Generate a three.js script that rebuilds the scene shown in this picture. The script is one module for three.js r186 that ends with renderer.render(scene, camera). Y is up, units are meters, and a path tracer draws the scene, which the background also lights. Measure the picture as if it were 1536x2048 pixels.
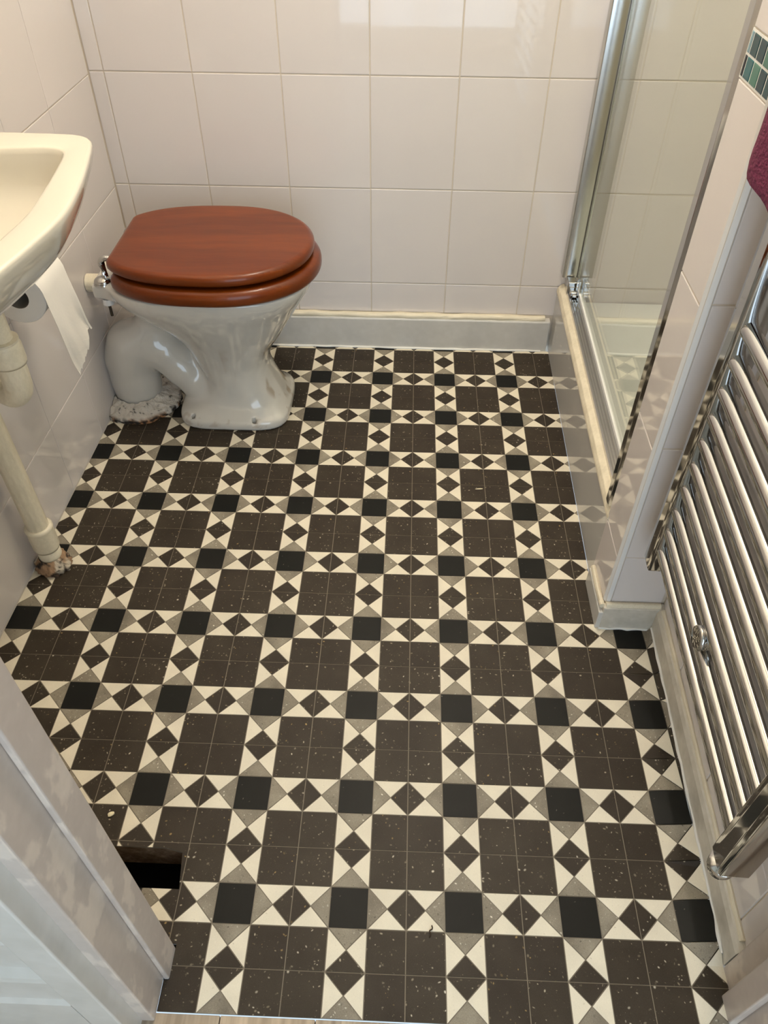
import * as THREE from 'three';
import { RoundedBoxGeometry } from 'three/addons/geometries/RoundedBoxGeometry.js';
import { mergeGeometries, mergeVertices, toCreasedNormals } from 'three/addons/utils/BufferGeometryUtils.js';
import { RectAreaLightUniformsLib } from 'three/addons/lights/RectAreaLightUniformsLib.js';

// ---------------------------------------------------------------- camera, sky, lights, exposure
const scene = new THREE.Scene();
const camera = new THREE.PerspectiveCamera(67.844, 1536 / 2048, 0.02, 60);
camera.position.set(0.0578, 1.1842, 1.7157);
camera.rotation.set(-0.7778, 0.0299, 0.0080, 'YXZ');
scene.add(camera);
scene.background = new THREE.Color().setRGB(0.66, 0.82, 1.0);          // overcast sky, seen only through the hall glazing

RectAreaLightUniformsLib.init();
const renderer = new THREE.WebGLRenderer({ antialias: true });
renderer.toneMapping = THREE.LinearToneMapping;
renderer.toneMappingExposure = 1.12;
renderer.shadowMap.enabled = true;
renderer.shadowMap.type = THREE.PCFSoftShadowMap;

const LAMP_COLOR = new THREE.Color().setRGB(1.0, 0.91, 0.79);
const LAMP_POWER = 0.88;                                                // candela of each ceiling bulb
const DAY_COLOR = new THREE.Color().setRGB(0.66, 0.82, 1.0);
const daylight = new THREE.RectAreaLight(DAY_COLOR, 2.5, 1.38, 1.86);   // daylight entering by the hall's glazed doors
daylight.position.set(0.31, 1.05, 2.955);
daylight.lookAt(0.31, 1.05, 0);
scene.add(daylight);

// ---------------------------------------------------------------- helpers
let seed = 90210;
const rnd = () => { seed |= 0; seed = seed + 0x6D2B79F5 | 0; let t = Math.imul(seed ^ seed >>> 15, 1 | seed); t = t + Math.imul(t ^ t >>> 7, 61 | t) ^ t; return ((t ^ t >>> 14) >>> 0) / 4294967296; };
const range = (a, b) => a + (b - a) * rnd();
const lerp = (a, b, t) => a + (b - a) * t;
const clamp = (v, a = 0, b = 1) => Math.min(b, Math.max(a, v));
const sstep = (a, b, v) => { const t = clamp((v - a) / (b - a)); return t * t * (3 - 2 * t); };
const hash3 = (x, y, z) => { let h = Math.imul(x, 374761393) ^ Math.imul(y, 668265263) ^ Math.imul(z, 2147483647 ^ 0x5bd1e995); h = Math.imul(h ^ h >>> 13, 1274126177); return ((h ^ h >>> 16) >>> 0) / 4294967296; };
function vnoise(x, y, z = 0, per = 0) {
  const xi = Math.floor(x), yi = Math.floor(y), zi = Math.floor(z), u = x - xi, v = y - yi, w = z - zi;
  const s = t => t * t * (3 - 2 * t), m = a => per ? ((a % per) + per) % per : a;
  const g = (a, b, c) => hash3(m(xi + a), m(yi + b), zi + c);
  const p = c => lerp(lerp(g(0, 0, c), g(1, 0, c), s(u)), lerp(g(0, 1, c), g(1, 1, c), s(u)), s(v));
  return lerp(p(0), p(1), s(w));
}
const fbm = (x, y, z = 0, o = 4, per = 0) => { let a = 0, k = .5, n = 0; for (let i = 0; i < o; i++) { a += k * vnoise(x, y, z + i * 7, per); n += k; x *= 2; y *= 2; z *= 2; per *= 2; k *= .5; } return a / n; };

const taken = {};
function unique(name) { const n = taken[name] = (taken[name] ?? -1) + 1; return n ? `${name}_${String(n).padStart(3, '0')}` : name; }
function tag(o, label, category, extra = {}) { o.userData = { label, category, ...extra }; return o; }
const S = { kind: 'structure' };
function group(name, label, category, extra) { const g = new THREE.Group(); g.name = unique(name); tag(g, label, category, extra); scene.add(g); return g; }
function part(name, geo, mat, parent, label) { const m = new THREE.Mesh(geo, mat); m.name = name; if (label) m.userData.label = label; parent.add(m); return m; }
function single(name, geo, mat, label, category, extra) { const m = new THREE.Mesh(geo, mat); m.name = unique(name); tag(m, label, category, extra); scene.add(m); return m; }

function boxG(x0, x1, y0, y1, z0, z1, r = 0, seg = 2) {
  const w = x1 - x0, h = y1 - y0, d = z1 - z0;
  const g = r ? new RoundedBoxGeometry(w, h, d, seg, Math.min(r, w / 2.01, h / 2.01, d / 2.01)) : new THREE.BoxGeometry(w, h, d);
  g.translate((x0 + x1) / 2, (y0 + y1) / 2, (z0 + z1) / 2);
  return g;
}
function plainMerge(list) {
  return mergeGeometries(list.map(g => { g = g.index ? g.toNonIndexed() : g; for (const k of Object.keys(g.attributes)) if (!['position', 'normal', 'uv'].includes(k)) g.deleteAttribute(k); if (!g.attributes.uv) g.setAttribute('uv', new THREE.BufferAttribute(new Float32Array(g.attributes.position.count * 2), 2)); return g; }));
}
// uv in metres, from the plane that each face lies closest to
function metreUV(g, sx = 1, sy = sx) {
  if (g.index) g = g.toNonIndexed();
  const p = g.attributes.position, n = g.attributes.normal, uv = new Float32Array(p.count * 2);
  for (let i = 0; i < p.count; i += 3) {
    let ax = 0, ay = 0, az = 0;
    for (let k = 0; k < 3; k++) { ax += Math.abs(n.getX(i + k)); ay += Math.abs(n.getY(i + k)); az += Math.abs(n.getZ(i + k)); }
    for (let k = 0; k < 3; k++) {
      const x = p.getX(i + k), y = p.getY(i + k), z = p.getZ(i + k);
      const [u, v] = ay >= ax && ay >= az ? [x, z] : ax >= az ? [z, y] : [x, y];
      uv[(i + k) * 2] = u * sx; uv[(i + k) * 2 + 1] = v * sy;
    }
  }
  g.setAttribute('uv', new THREE.BufferAttribute(uv, 2));
  return g;
}
// prism over an outline in x,y pushed along z; bevelled by the extrude geometry
function prismZ(pts, z0, z1, bevel = 0) {
  const s = new THREE.Shape(pts.map(p => new THREE.Vector2(p[0], p[1])));
  const g = new THREE.ExtrudeGeometry(s, { depth: z1 - z0 - 2 * bevel, bevelEnabled: bevel > 0, bevelThickness: bevel, bevelSize: bevel, bevelOffset: -bevel, bevelSegments: 2, curveSegments: 10 });
  g.translate(0, 0, z0 + bevel);
  return g;
}
const alongX = g => { g.rotateY(Math.PI / 2); return g; };               // z -> x, x -> -z
// tube through points with a radius at each point
function sweep(points, radii, seg = 40, sides = 20, caps = true, closedTension = 0.5) {
  const c = new THREE.CatmullRomCurve3(points.map(p => new THREE.Vector3(...p)), false, 'centripetal', closedTension);
  const fr = c.computeFrenetFrames(seg, false), pos = [], idx = [], rr = Array.isArray(radii) ? radii : points.map(() => radii);
  for (let i = 0; i <= seg; i++) {
    const t = i / seg, P = c.getPointAt(t), f = c.getUtoTmapping(t) * (rr.length - 1), k = Math.min(rr.length - 2, Math.floor(f)), r = lerp(rr[k], rr[k + 1], sstep(0, 1, f - k));
    for (let j = 0; j < sides; j++) { const a = j / sides * Math.PI * 2; const v = P.clone().addScaledVector(fr.normals[i], Math.cos(a) * r).addScaledVector(fr.binormals[i], Math.sin(a) * r); pos.push(v.x, v.y, v.z); }
  }
  for (let i = 0; i < seg; i++) for (let j = 0; j < sides; j++) { const a = i * sides + j, b = i * sides + (j + 1) % sides, d = a + sides, e = b + sides; idx.push(a, d, b, b, d, e); }
  if (caps) for (const [i, flip] of [[0, false], [seg, true]]) { const P = c.getPointAt(i / seg), q = pos.length / 3; pos.push(P.x, P.y, P.z); for (let j = 0; j < sides; j++) { const a = i * sides + j, b = i * sides + (j + 1) % sides; flip ? idx.push(q, b, a) : idx.push(q, a, b); } }
  const g = new THREE.BufferGeometry(); g.setAttribute('position', new THREE.Float32BufferAttribute(pos, 3)); g.setIndex(idx); g.computeVertexNormals();
  const uv = []; for (let i = 0; i < pos.length / 3; i++) uv.push((i % sides) / sides, Math.floor(i / sides) / seg); g.setAttribute('uv', new THREE.Float32BufferAttribute(uv, 2));
  return toCreasedNormals(g, 0.9);
}
// rings of equal length joined into a skin
function loft(rings, closeStart = true, closeEnd = true, crease = 0) {
  const n = rings[0].length, pos = [], idx = [];
  for (const r of rings) for (const p of r) pos.push(...p);
  for (let i = 0; i + 1 < rings.length; i++) for (let j = 0; j < n; j++) { const a = i * n + j, b = i * n + (j + 1) % n, c = a + n, d = b + n; idx.push(a, b, c, b, d, c); }
  const cap = (i, flip) => { const q = pos.length / 3, m = [0, 0, 0]; for (const p of rings[i]) for (let k = 0; k < 3; k++) m[k] += p[k] / n; pos.push(...m); for (let j = 0; j < n; j++) { const a = i * n + j, b = i * n + (j + 1) % n; flip ? idx.push(q, b, a) : idx.push(q, a, b); } };
  if (closeStart) cap(0, true);
  if (closeEnd) cap(rings.length - 1, false);
  let g = new THREE.BufferGeometry(); g.setAttribute('position', new THREE.Float32BufferAttribute(pos, 3)); g.setIndex(idx); g.computeVertexNormals();
  const uv = []; for (let i = 0; i < pos.length; i += 3) uv.push(pos[i], pos[i + 2]); g.setAttribute('uv', new THREE.Float32BufferAttribute(uv, 2));
  if (crease) g = toCreasedNormals(g, crease);
  return g;
}
// surface of a signed distance field, one vertex per crossed cell
function surfaceNet(f, lo, hi, cell) {
  const n = [0, 1, 2].map(k => Math.ceil((hi[k] - lo[k]) / cell) + 1), [nx, ny, nz] = n, F = new Float32Array(nx * ny * nz);
  for (let k = 0, q = 0; k < nz; k++) for (let j = 0; j < ny; j++) for (let i = 0; i < nx; i++) F[q++] = f(lo[0] + i * cell, lo[1] + j * cell, lo[2] + k * cell);
  const at = (i, j, k) => F[i + nx * (j + ny * k)], id = new Int32Array(nx * ny * nz).fill(-1), pos = [], nor = [], idx = [];
  for (let k = 0; k < nz - 1; k++) for (let j = 0; j < ny - 1; j++) for (let i = 0; i < nx - 1; i++) {
    let sx = 0, sy = 0, sz = 0, c = 0;
    for (const [a, b] of surfaceNet.edges) {
      const fa = at(i + (a & 1), j + (a >> 1 & 1), k + (a >> 2)), fb = at(i + (b & 1), j + (b >> 1 & 1), k + (b >> 2));
      if ((fa < 0) === (fb < 0)) continue;
      const t = fa / (fa - fb); c++;
      sx += lerp(a & 1, b & 1, t); sy += lerp(a >> 1 & 1, b >> 1 & 1, t); sz += lerp(a >> 2, b >> 2, t);
    }
    if (!c) continue;
    const x = lo[0] + (i + sx / c) * cell, y = lo[1] + (j + sy / c) * cell, z = lo[2] + (k + sz / c) * cell, e = cell * .6;
    id[i + nx * (j + ny * k)] = pos.length / 3; pos.push(x, y, z);
    const g = [f(x + e, y, z) - f(x - e, y, z), f(x, y + e, z) - f(x, y - e, z), f(x, y, z + e) - f(x, y, z - e)], l = Math.hypot(...g) || 1; nor.push(g[0] / l, g[1] / l, g[2] / l);
  }
  const ID = (i, j, k) => id[i + nx * (j + ny * k)];
  for (let k = 1; k < nz - 1; k++) for (let j = 1; j < ny - 1; j++) for (let i = 1; i < nx - 1; i++) {
    const a = at(i, j, k) < 0;
    const quad = (p, q, r, s, flip) => { if (p < 0 || q < 0 || r < 0 || s < 0) return; flip ? idx.push(p, r, q, p, s, r) : idx.push(p, q, r, p, r, s); };
    if (a !== at(i + 1, j, k) < 0) quad(ID(i, j - 1, k - 1), ID(i, j, k - 1), ID(i, j, k), ID(i, j - 1, k), !a);
    if (a !== at(i, j + 1, k) < 0) quad(ID(i - 1, j, k - 1), ID(i - 1, j, k), ID(i, j, k), ID(i, j, k - 1), !a);
    if (a !== at(i, j, k + 1) < 0) quad(ID(i - 1, j - 1, k), ID(i, j - 1, k), ID(i, j, k), ID(i - 1, j, k), !a);
  }
  const g = new THREE.BufferGeometry(); g.setAttribute('position', new THREE.Float32BufferAttribute(pos, 3)); g.setAttribute('normal', new THREE.Float32BufferAttribute(nor, 3)); g.setIndex(idx);
  const uv = []; for (let i = 0; i < pos.length; i += 3) uv.push(pos[i], pos[i + 1]); g.setAttribute('uv', new THREE.Float32BufferAttribute(uv, 2));
  return g;
}
surfaceNet.edges = [[0, 1], [2, 3], [4, 5], [6, 7], [0, 2], [1, 3], [4, 6], [5, 7], [0, 4], [1, 5], [2, 6], [3, 7]];
const smin = (a, b, k) => { const h = Math.max(k - Math.abs(a - b), 0) / k; return Math.min(a, b) - h * h * k / 4; };
const lathe = (pts, seg = 32) => new THREE.LatheGeometry(pts.map(p => new THREE.Vector2(p[0], p[1])), seg);

// ---------------------------------------------------------------- textures and materials
function texture(size, fill, metres, srgb = true) {
  const d = new Uint8Array(size * size * 4); fill(d, size);
  const t = new THREE.DataTexture(d, size, size, THREE.RGBAFormat);
  t.wrapS = t.wrapT = THREE.RepeatWrapping; t.magFilter = THREE.LinearFilter; t.minFilter = THREE.LinearMipmapLinearFilter; t.generateMipmaps = true;
  if (srgb) t.colorSpace = THREE.SRGBColorSpace;
  t.repeat.set(1 / metres, 1 / metres); t.needsUpdate = true; return t;
}
const put = (d, i, r, g, b) => { d[i] = clamp(r, 0, 255); d[i + 1] = clamp(g, 0, 255); d[i + 2] = clamp(b, 0, 255); d[i + 3] = 255; };
// terrazzo print of the vinyl: base tone, fine grain, chips of several colours
function terrazzo(base, grain, chips, n, most, metres = 0.5, size = 1024) {
  return texture(size, (d, s) => {
    for (let y = 0; y < s; y++) for (let x = 0; x < s; x++) {
      const c = (fbm(x / s * 16, y / s * 16, 3, 3, 16) - .5) * grain * 1.6 + (rnd() - .5) * grain;
      put(d, (y * s + x) * 4, base[0] + c, base[1] + c, base[2] + c * .9);
    }
    for (let k = 0; k < n; k++) {
      const cx = rnd() * s, cy = rnd() * s, big = Math.pow(rnd(), 3.2), L = 0.75 + big * most, W = L * range(.35, .8), a = rnd() * Math.PI, col = chips[Math.floor(rnd() * chips.length)], al = range(.35, 1);
      const R = Math.ceil(L + 1);
      for (let j = -R; j <= R; j++) for (let i = -R; i <= R; i++) {
        const u = (i * Math.cos(a) + j * Math.sin(a)) / L, v = (-i * Math.sin(a) + j * Math.cos(a)) / W, q = Math.hypot(u, v);
        const m = clamp((1.15 - q) * 1.6) * al; if (m <= 0) continue;
        const X = ((Math.floor(cx) + i) % s + s) % s, Y = ((Math.floor(cy) + j) % s + s) % s, o = (Y * s + X) * 4;
        put(d, o, lerp(d[o], col[0], m), lerp(d[o + 1], col[1], m), lerp(d[o + 2], col[2], m));
      }
    }
  }, metres);
}
const std = o => new THREE.MeshPhysicalMaterial(o);
const M = {};
const vinyl = (map, rough = .5) => std({ map, roughness: rough, specularIntensity: .45 });
M.dark = vinyl(terrazzo([58, 50, 40], 9, [[196, 184, 160], [150, 138, 118], [110, 100, 84], [220, 210, 190]], 3300, 4.6));
M.dark2 = vinyl(terrazzo([55, 47, 38], 9, [[196, 184, 160], [150, 138, 118], [110, 100, 84], [180, 150, 96]], 2700, 4.2));
M.black = vinyl(terrazzo([17, 17, 13], 4, [[150, 145, 130], [90, 86, 78]], 260, 3));
M.grey = vinyl(terrazzo([138, 129, 113], 26, [[214, 206, 188], [92, 84, 72], [112, 102, 88], [240, 232, 214]], 6500, 3.4));
M.cream = vinyl(terrazzo([228, 218, 196], 10, [[206, 194, 170], [238, 230, 212]], 2200, 2.2));
M.joint = std({ color: 0x7e7362, roughness: .6 });

M.tile = std({ color: 0xe1d9d4, roughness: .03 });
M.tile2 = std({ color: 0xdfd7d2, roughness: .035 });
M.grout = std({ color: 0xd8cbb8, roughness: .85 });
M.riser = std({ color: 0xcbc8c2, roughness: .012 });
M.paint = std({ color: 0xf1ede4, roughness: .75 });
const speckle = (base, spread, freq, metres, size = 512) => texture(size, (d, s) => { for (let y = 0; y < s; y++) for (let x = 0; x < s; x++) { const n = fbm(x / s * freq, y / s * freq, 1, 4, freq) - .5, m = fbm(x / s * freq * 4, y / s * freq * 4, 9, 2, freq * 4) - .5; const c = (n * 1.4 + m * .6) * spread; put(d, (y * s + x) * 4, base[0] + c, base[1] + c, base[2] + c * 1.1); } }, metres);
M.gloss = std({ map: speckle([208, 204, 196], 12, 8, .4), roughness: .28 });                       // painted timber
// painted door lining with scuffed, filled patches
M.lining = std({ roughness: .35, map: texture(512, (d, s) => { for (let y = 0; y < s; y++) for (let x = 0; x < s; x++) { const n = fbm(x / s * 17, y / s * 9, 4, 5, 0), p = sstep(.53, .64, n), g = (fbm(x / s * 60, y / s * 60, 2, 2) - .5) * 8; put(d, (y * s + x) * 4, lerp(192, 212, p) + g, lerp(179, 198, p) + g, lerp(168, 184, p) + g); } }, .5) });
M.oldPaint = std({ map: speckle([210, 202, 187], 22, 10, .3), roughness: .4 });
M.seal = std({ map: speckle([226, 215, 190], 20, 12, .2), roughness: .5 });                        // old cream sealant / trim
M.caulk = std({ color: 0xe9e6de, roughness: .45 });
M.ceramic = std({ color: 0xd3cec4, roughness: .10, clearcoat: .6, clearcoatRoughness: .03 });
M.basin = std({ color: 0xddd5c3, roughness: .10, clearcoat: .6, clearcoatRoughness: .03 });
M.plastic = std({ map: speckle([232, 222, 198], 12, 8, .2), roughness: .35 });
M.pvcWhite = std({ color: 0xe9e7e4, roughness: .25 });
M.chrome = std({ color: 0xc0bfbd, metalness: 1, roughness: .06 });
M.satin = std({ color: 0xc9c9c6, metalness: 1, roughness: .2 });
M.steel = std({ color: 0x4d463c, metalness: .8, roughness: .5 });
M.glass = std({ color: 0xf9fcfa, roughness: .0, transmission: 1, thickness: 0, ior: 1.5 });
M.acrylic = std({ color: 0xf0f0ee, roughness: .2 });
M.paper = std({ color: 0xf1ece4, roughness: .95, bumpScale: .0006, bumpMap: texture(256, (d, s) => { for (let y = 0; y < s; y++) for (let x = 0; x < s; x++) { const v = 128 + 60 * (fbm(x / s * 24, y / s * 24, 6, 3, 24) - .5) + (((x >> 3) + (y >> 3)) % 2 ? 18 : -18); put(d, (y * s + x) * 4, v, v, v); } }, .06, false) });
M.card = std({ color: 0x8d877c, roughness: .9 });
M.wood = std({ roughness: .32, specularIntensity: .5, clearcoat: .28, clearcoatRoughness: .08, map: texture(1024, (d, s) => { for (let y = 0; y < s; y++) for (let x = 0; x < s; x++) {
  const u = x / s, v = y / s, warp = fbm(u * 3, v * 5, 2, 3) * .5, g = fbm(u * 5, v * 46 + warp * 9, 5, 4), f = fbm(u * 22, v * 330, 8, 2), b = sstep(.42, .62, fbm(u * 1.6 + 4, v * 7.5 + 1, 3, 2));
  const t = (g - .5) * .55 + (f - .5) * .22 + (b - .5) * .22;
  put(d, (y * s + x) * 4, 108 + t * 42, 46 + t * 29, 5 + t * 12);
} }, .7) });
M.wood.map.offset.set(.9, .2);
M.towel = std({ color: 0x682340, roughness: 1, sheen: .4, sheenColor: new THREE.Color(0x80425a), sheenRoughness: .8, bumpScale: .003, bumpMap: texture(256, (d, s) => { for (let y = 0; y < s; y++) for (let x = 0; x < s; x++) { const v = 255 * fbm(x / s * 40, y / s * 40, 6, 3, 40); put(d, (y * s + x) * 4, v, v, v); } }, .1, false) });
M.laminate = [0, 1].map(k => std({ roughness: .5, map: texture(512, (d, s) => { for (let y = 0; y < s; y++) for (let x = 0; x < s; x++) { const g = fbm(x / s * 90, y / s * 5, 3 + k * 11, 4) - .5, b = fbm(x / s * 12, y / s * 3, 8 + k, 3) - .5; put(d, (y * s + x) * 4, 168 + k * 8 + g * 70 + b * 40, 150 + k * 6 + g * 66 + b * 38, 128 + k * 4 + g * 60 + b * 34); } }, .5) }));
M.voidWood = std({ map: speckle([112, 90, 66], 50, 10, .15), roughness: .9 });
M.voidDark = std({ color: 0x15120f, roughness: 1 });
M.white = std({ color: 0xf2f0ea, roughness: .5 });
M.bulb = std({ color: 0xffffff, emissive: LAMP_COLOR.clone(), emissiveIntensity: 6, roughness: .4 });
M.mosaic = [[.02, .065, .07], [.012, .045, .055], [.02, .12, .13], [.07, .19, .14], [.008, .012, .02], [.24, .36, .40]].map(c => std({ color: new THREE.Color().setRGB(...c), roughness: .06, specularIntensity: .6 }));

// ---------------------------------------------------------------- room frame
const ZB = -0.1725, CEIL = 2.32;                        // back wall face, ceiling
const TW = 0.19966, TH = 0.24971, TX = -0.03787, TY = 0.18727;   // back wall tile size and a grout crossing
const SL = -0.018, SR = -0.0162, SW = -0.036;           // the side walls run slightly out of square
const xLeft = z => -0.672 + SL * (z - ZB), xRiser = z => 0.462 + SR * (z - ZB), xWall = z => 0.556 + SW * (z - 0.80);
const ZP = 0.80, ZD = 1.39, ZH = 1.471;                 // pillar face, inner face of door wall, threshold

const tileCache = {};
function tileGeo(w, h, t = .006, c = .0011) {
  const key = `${w.toFixed(4)} ${h.toFixed(4)} ${t}`; if (tileCache[key]) return tileCache[key];
  const a = w / 2, b = h / 2, ring = (x, y, z) => [[-x, -y, z], [x, -y, z], [x, y, z], [-x, y, z]];
  const R = [ring(a, b, -t), ring(a, b, -c), ring(a - c * .35, b - c * .35, -c * .35), ring(a - c * 1.2, b - c * 1.2, 0)], pos = [];
  const tri = (...v) => v.forEach(p => pos.push(...p));
  for (let i = 0; i < 3; i++) for (let j = 0; j < 4; j++) { const k = (j + 1) % 4; tri(R[i][j], R[i][k], R[i + 1][k], R[i][j], R[i + 1][k], R[i + 1][j]); }
  tri(R[3][0], R[3][1], R[3][2], R[3][0], R[3][2], R[3][3]);
  const g = new THREE.BufferGeometry(); g.setAttribute('position', new THREE.Float32BufferAttribute(pos, 3)); g.computeVertexNormals();
  const uv = []; for (let i = 0; i < pos.length; i += 3) uv.push(pos[i], pos[i + 1]); g.setAttribute('uv', new THREE.Float32BufferAttribute(uv, 2));
  return tileCache[key] = g;
}
// tiles between the cuts us (across) and vs (up); place(u, v) gives the centre, turn the way they face
function tiles(parent, us, vs, place, turn, gap = .0024, name = 'tile', mats = [M.tile, M.tile2], skip) {
  for (let j = 0; j + 1 < vs.length; j++) for (let i = 0; i + 1 < us.length; i++) {
    const w = us[i + 1] - us[i] - gap, h = vs[j + 1] - vs[j] - gap; if (w < .004 || h < .004 || skip?.(i, j)) continue;
    const m = part(name, tileGeo(w, h), mats[Math.floor(hash3(i, j, 5) * mats.length)], parent);
    m.position.set(...place((us[i] + us[i + 1]) / 2, (vs[j] + vs[j + 1]) / 2)); m.rotation.y = turn;
    const q = hash3(i * 3 + 1, j * 7 + 2, 11) - .5; m.rotation.y += q * .004; m.rotation.x = (hash3(i, j, 23) - .5) * .004;
  }
}
const cuts = (from, to, step, origin) => { const out = [from]; for (let k = Math.ceil((from - origin) / step + .02); origin + k * step < to - .004; k++) out.push(origin + k * step); out.push(to); return out; };
const TOPT = TY + 4 * TH;

// back wall
{
  const g = group('wall_back', 'cream glazed tile wall behind the toilet and through the shower', 'wall', S);
  part('wall_core', boxG(-.80, 1.33, -.12, CEIL, ZB - .12, ZB - .0016), M.grout, g);
  part('upper_plaster', boxG(-.70, 1.25, TOPT, CEIL, ZB - .0014, ZB + .001), M.paint, g);
  tiles(g, cuts(-.671, 1.25, TW, TX), cuts(.10, TOPT, TH, TY), (u, v) => [u, v, ZB], 0);
}
// left wall
{
  const g = group('wall_left', 'cream glazed tile wall behind the basin and the toilet roll', 'wall', S);
  g.position.set(-.672, 0, ZB); g.rotation.y = Math.atan(SL);
  part('wall_core', boxG(-.12, -.0016, -.12, CEIL, -.03, 1.66), M.grout, g);
  part('upper_plaster', boxG(-.0014, .001, TOPT, CEIL, 0, 1.56), M.paint, g);
  tiles(g, [.0006, ...cuts(.2445, 1.56, .2, .2445)], cuts(0.002, TOPT, TH, TY - .007), (u, v) => [0, v, u], Math.PI / 2, .0018);
}
// right wall, behind the radiator
{
  const g = group('wall_right', 'pale tiled wall behind the chrome towel radiator', 'wall', S);
  g.position.set(.556, 0, ZP); g.rotation.y = Math.atan(SW);
  part('wall_core', boxG(.0016, .10, -.12, CEIL, .0, .60), M.grout, g);
  part('upper_plaster', boxG(-.001, .0014, TOPT, CEIL, 0, .60), M.paint, g);
  tiles(g, cuts(.004, .60, .2, .15), cuts(0.002, TOPT, TH, TY - .012), (u, v) => [0, v, u], -Math.PI / 2);
}
// stub wall between shower and radiator: end face with a mosaic band, face towards the door
{
  const xp = xRiser(.75), g = group('wall_pillar', 'tiled stub wall with a teal mosaic band beside the shower door', 'wall', S);
  part('wall_core', boxG(xp + .0016, 1.30, -.12, CEIL, .692, ZP - .0016), M.grout, g);
  const rows = [0.002, .175, .4236, .672, .9185], z0 = .688, z1 = ZP - .009;
  tiles(g, [z0, z1], rows, (u, v) => [xp, v, u], -Math.PI / 2);
  tiles(g, [z0, z1], [.970, 1.22], (u, v) => [xp, v, u], -Math.PI / 2);
  tiles(g, [xp + .0105, .5535], [0.002, .185, .4345, .6795, .93, 1.18], (u, v) => [u, v, ZP], 0);
  part('upper_plaster', boxG(xp, 1.29, 1.22, CEIL, .69, ZP + .001), M.paint, g);
  const zs = [z0, .6975, .7215, .7455, .7695, z1]; let k = 0; const pick = [4, 2, 3, 1, 0, 5, 0, 1, 3, 2];
  for (let j = 0; j < 2; j++) for (let i = 0; i < 5; i++) {
    const m = part('mosaic_tile', tileGeo(zs[i + 1] - zs[i] - .0022, .0220), M.mosaic[pick[k++]], g);
    m.position.set(xp - .0004, .9205 + .0115 + j * .0243, (zs[i] + zs[i + 1]) / 2); m.rotation.y = -Math.PI / 2;
  }
  part('mosaic_grout', boxG(xp + .0004, xp + .0018, .9188, .9698, .687, z1 + .001), M.white, g);
  // far side of the shower
  const s = group('wall_shower', 'plain pale wall closing the far side of the shower', 'wall', S);
  part('wall_core', boxG(1.25, 1.35, -.12, CEIL, ZB - .02, ZP), M.white, s);
}
// door wall, hall shell and ceiling
{
  const g = group('wall_door', 'painted wall around the doorway', 'wall', S);
  part('wall_piece', boxG(-1.30, -.279, -.12, CEIL, ZD + .005, 1.479), M.paint, g);
  part('wall_piece', boxG(.555, 1.30, -.12, CEIL, ZD + .005, 1.479), M.paint, g);
  part('wall_piece', boxG(-.279, .555, 2.03, CEIL, ZD + .005, 1.479), M.paint, g);
  const c = single('ceiling', boxG(-1.40, 1.40, CEIL, CEIL + .08, ZB - .12, 3.12), M.paint, 'white painted ceiling over bathroom and hall', 'ceiling', S);
  const h = group('wall_hall', 'painted walls of the hall behind the doorway', 'wall', S);
  part('wall_piece', boxG(-1.40, -1.30, -.12, CEIL, 1.39, 3.12), M.paint, h);
  part('wall_piece', boxG(1.30, 1.40, -.12, CEIL, 1.39, 3.12), M.paint, h);
  part('wall_piece', boxG(-1.30, -.44, -.12, CEIL, 3.0, 3.10), M.paint, h);
  part('wall_piece', boxG(1.06, 1.30, -.12, CEIL, 3.0, 3.10), M.paint, h);
  part('wall_piece', boxG(-.44, 1.06, 2.06, CEIL, 3.0, 3.10), M.paint, h);
  part('wall_piece', boxG(-.44, 1.06, -.12, .035, 3.0, 3.10), M.paint, h);
  const w = group('window_1', 'white framed glazed screen at the end of the hall', 'window', S);
  const xs = [-.44, -.38, -.22, -.12, .05, .20, .56, .62, 1.0, 1.06];
  for (let i = 0; i < xs.length - 1; i += 2) part('mullion', boxG(xs[i], xs[i + 1], .035, 2.06, 3.01, 3.06, .004), M.white, w);
  for (let i = 1; i < xs.length - 1; i += 2) {
    part('rail', boxG(xs[i], xs[i + 1], .035, .09, 3.012, 3.058), M.white, w);
    part('rail', boxG(xs[i], xs[i + 1], 1.98, 2.06, 3.012, 3.058), M.white, w);
    part('pane', boxG(xs[i], xs[i + 1], .09, 1.98, 3.033, 3.036), M.glass, w);
  }
}

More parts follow.
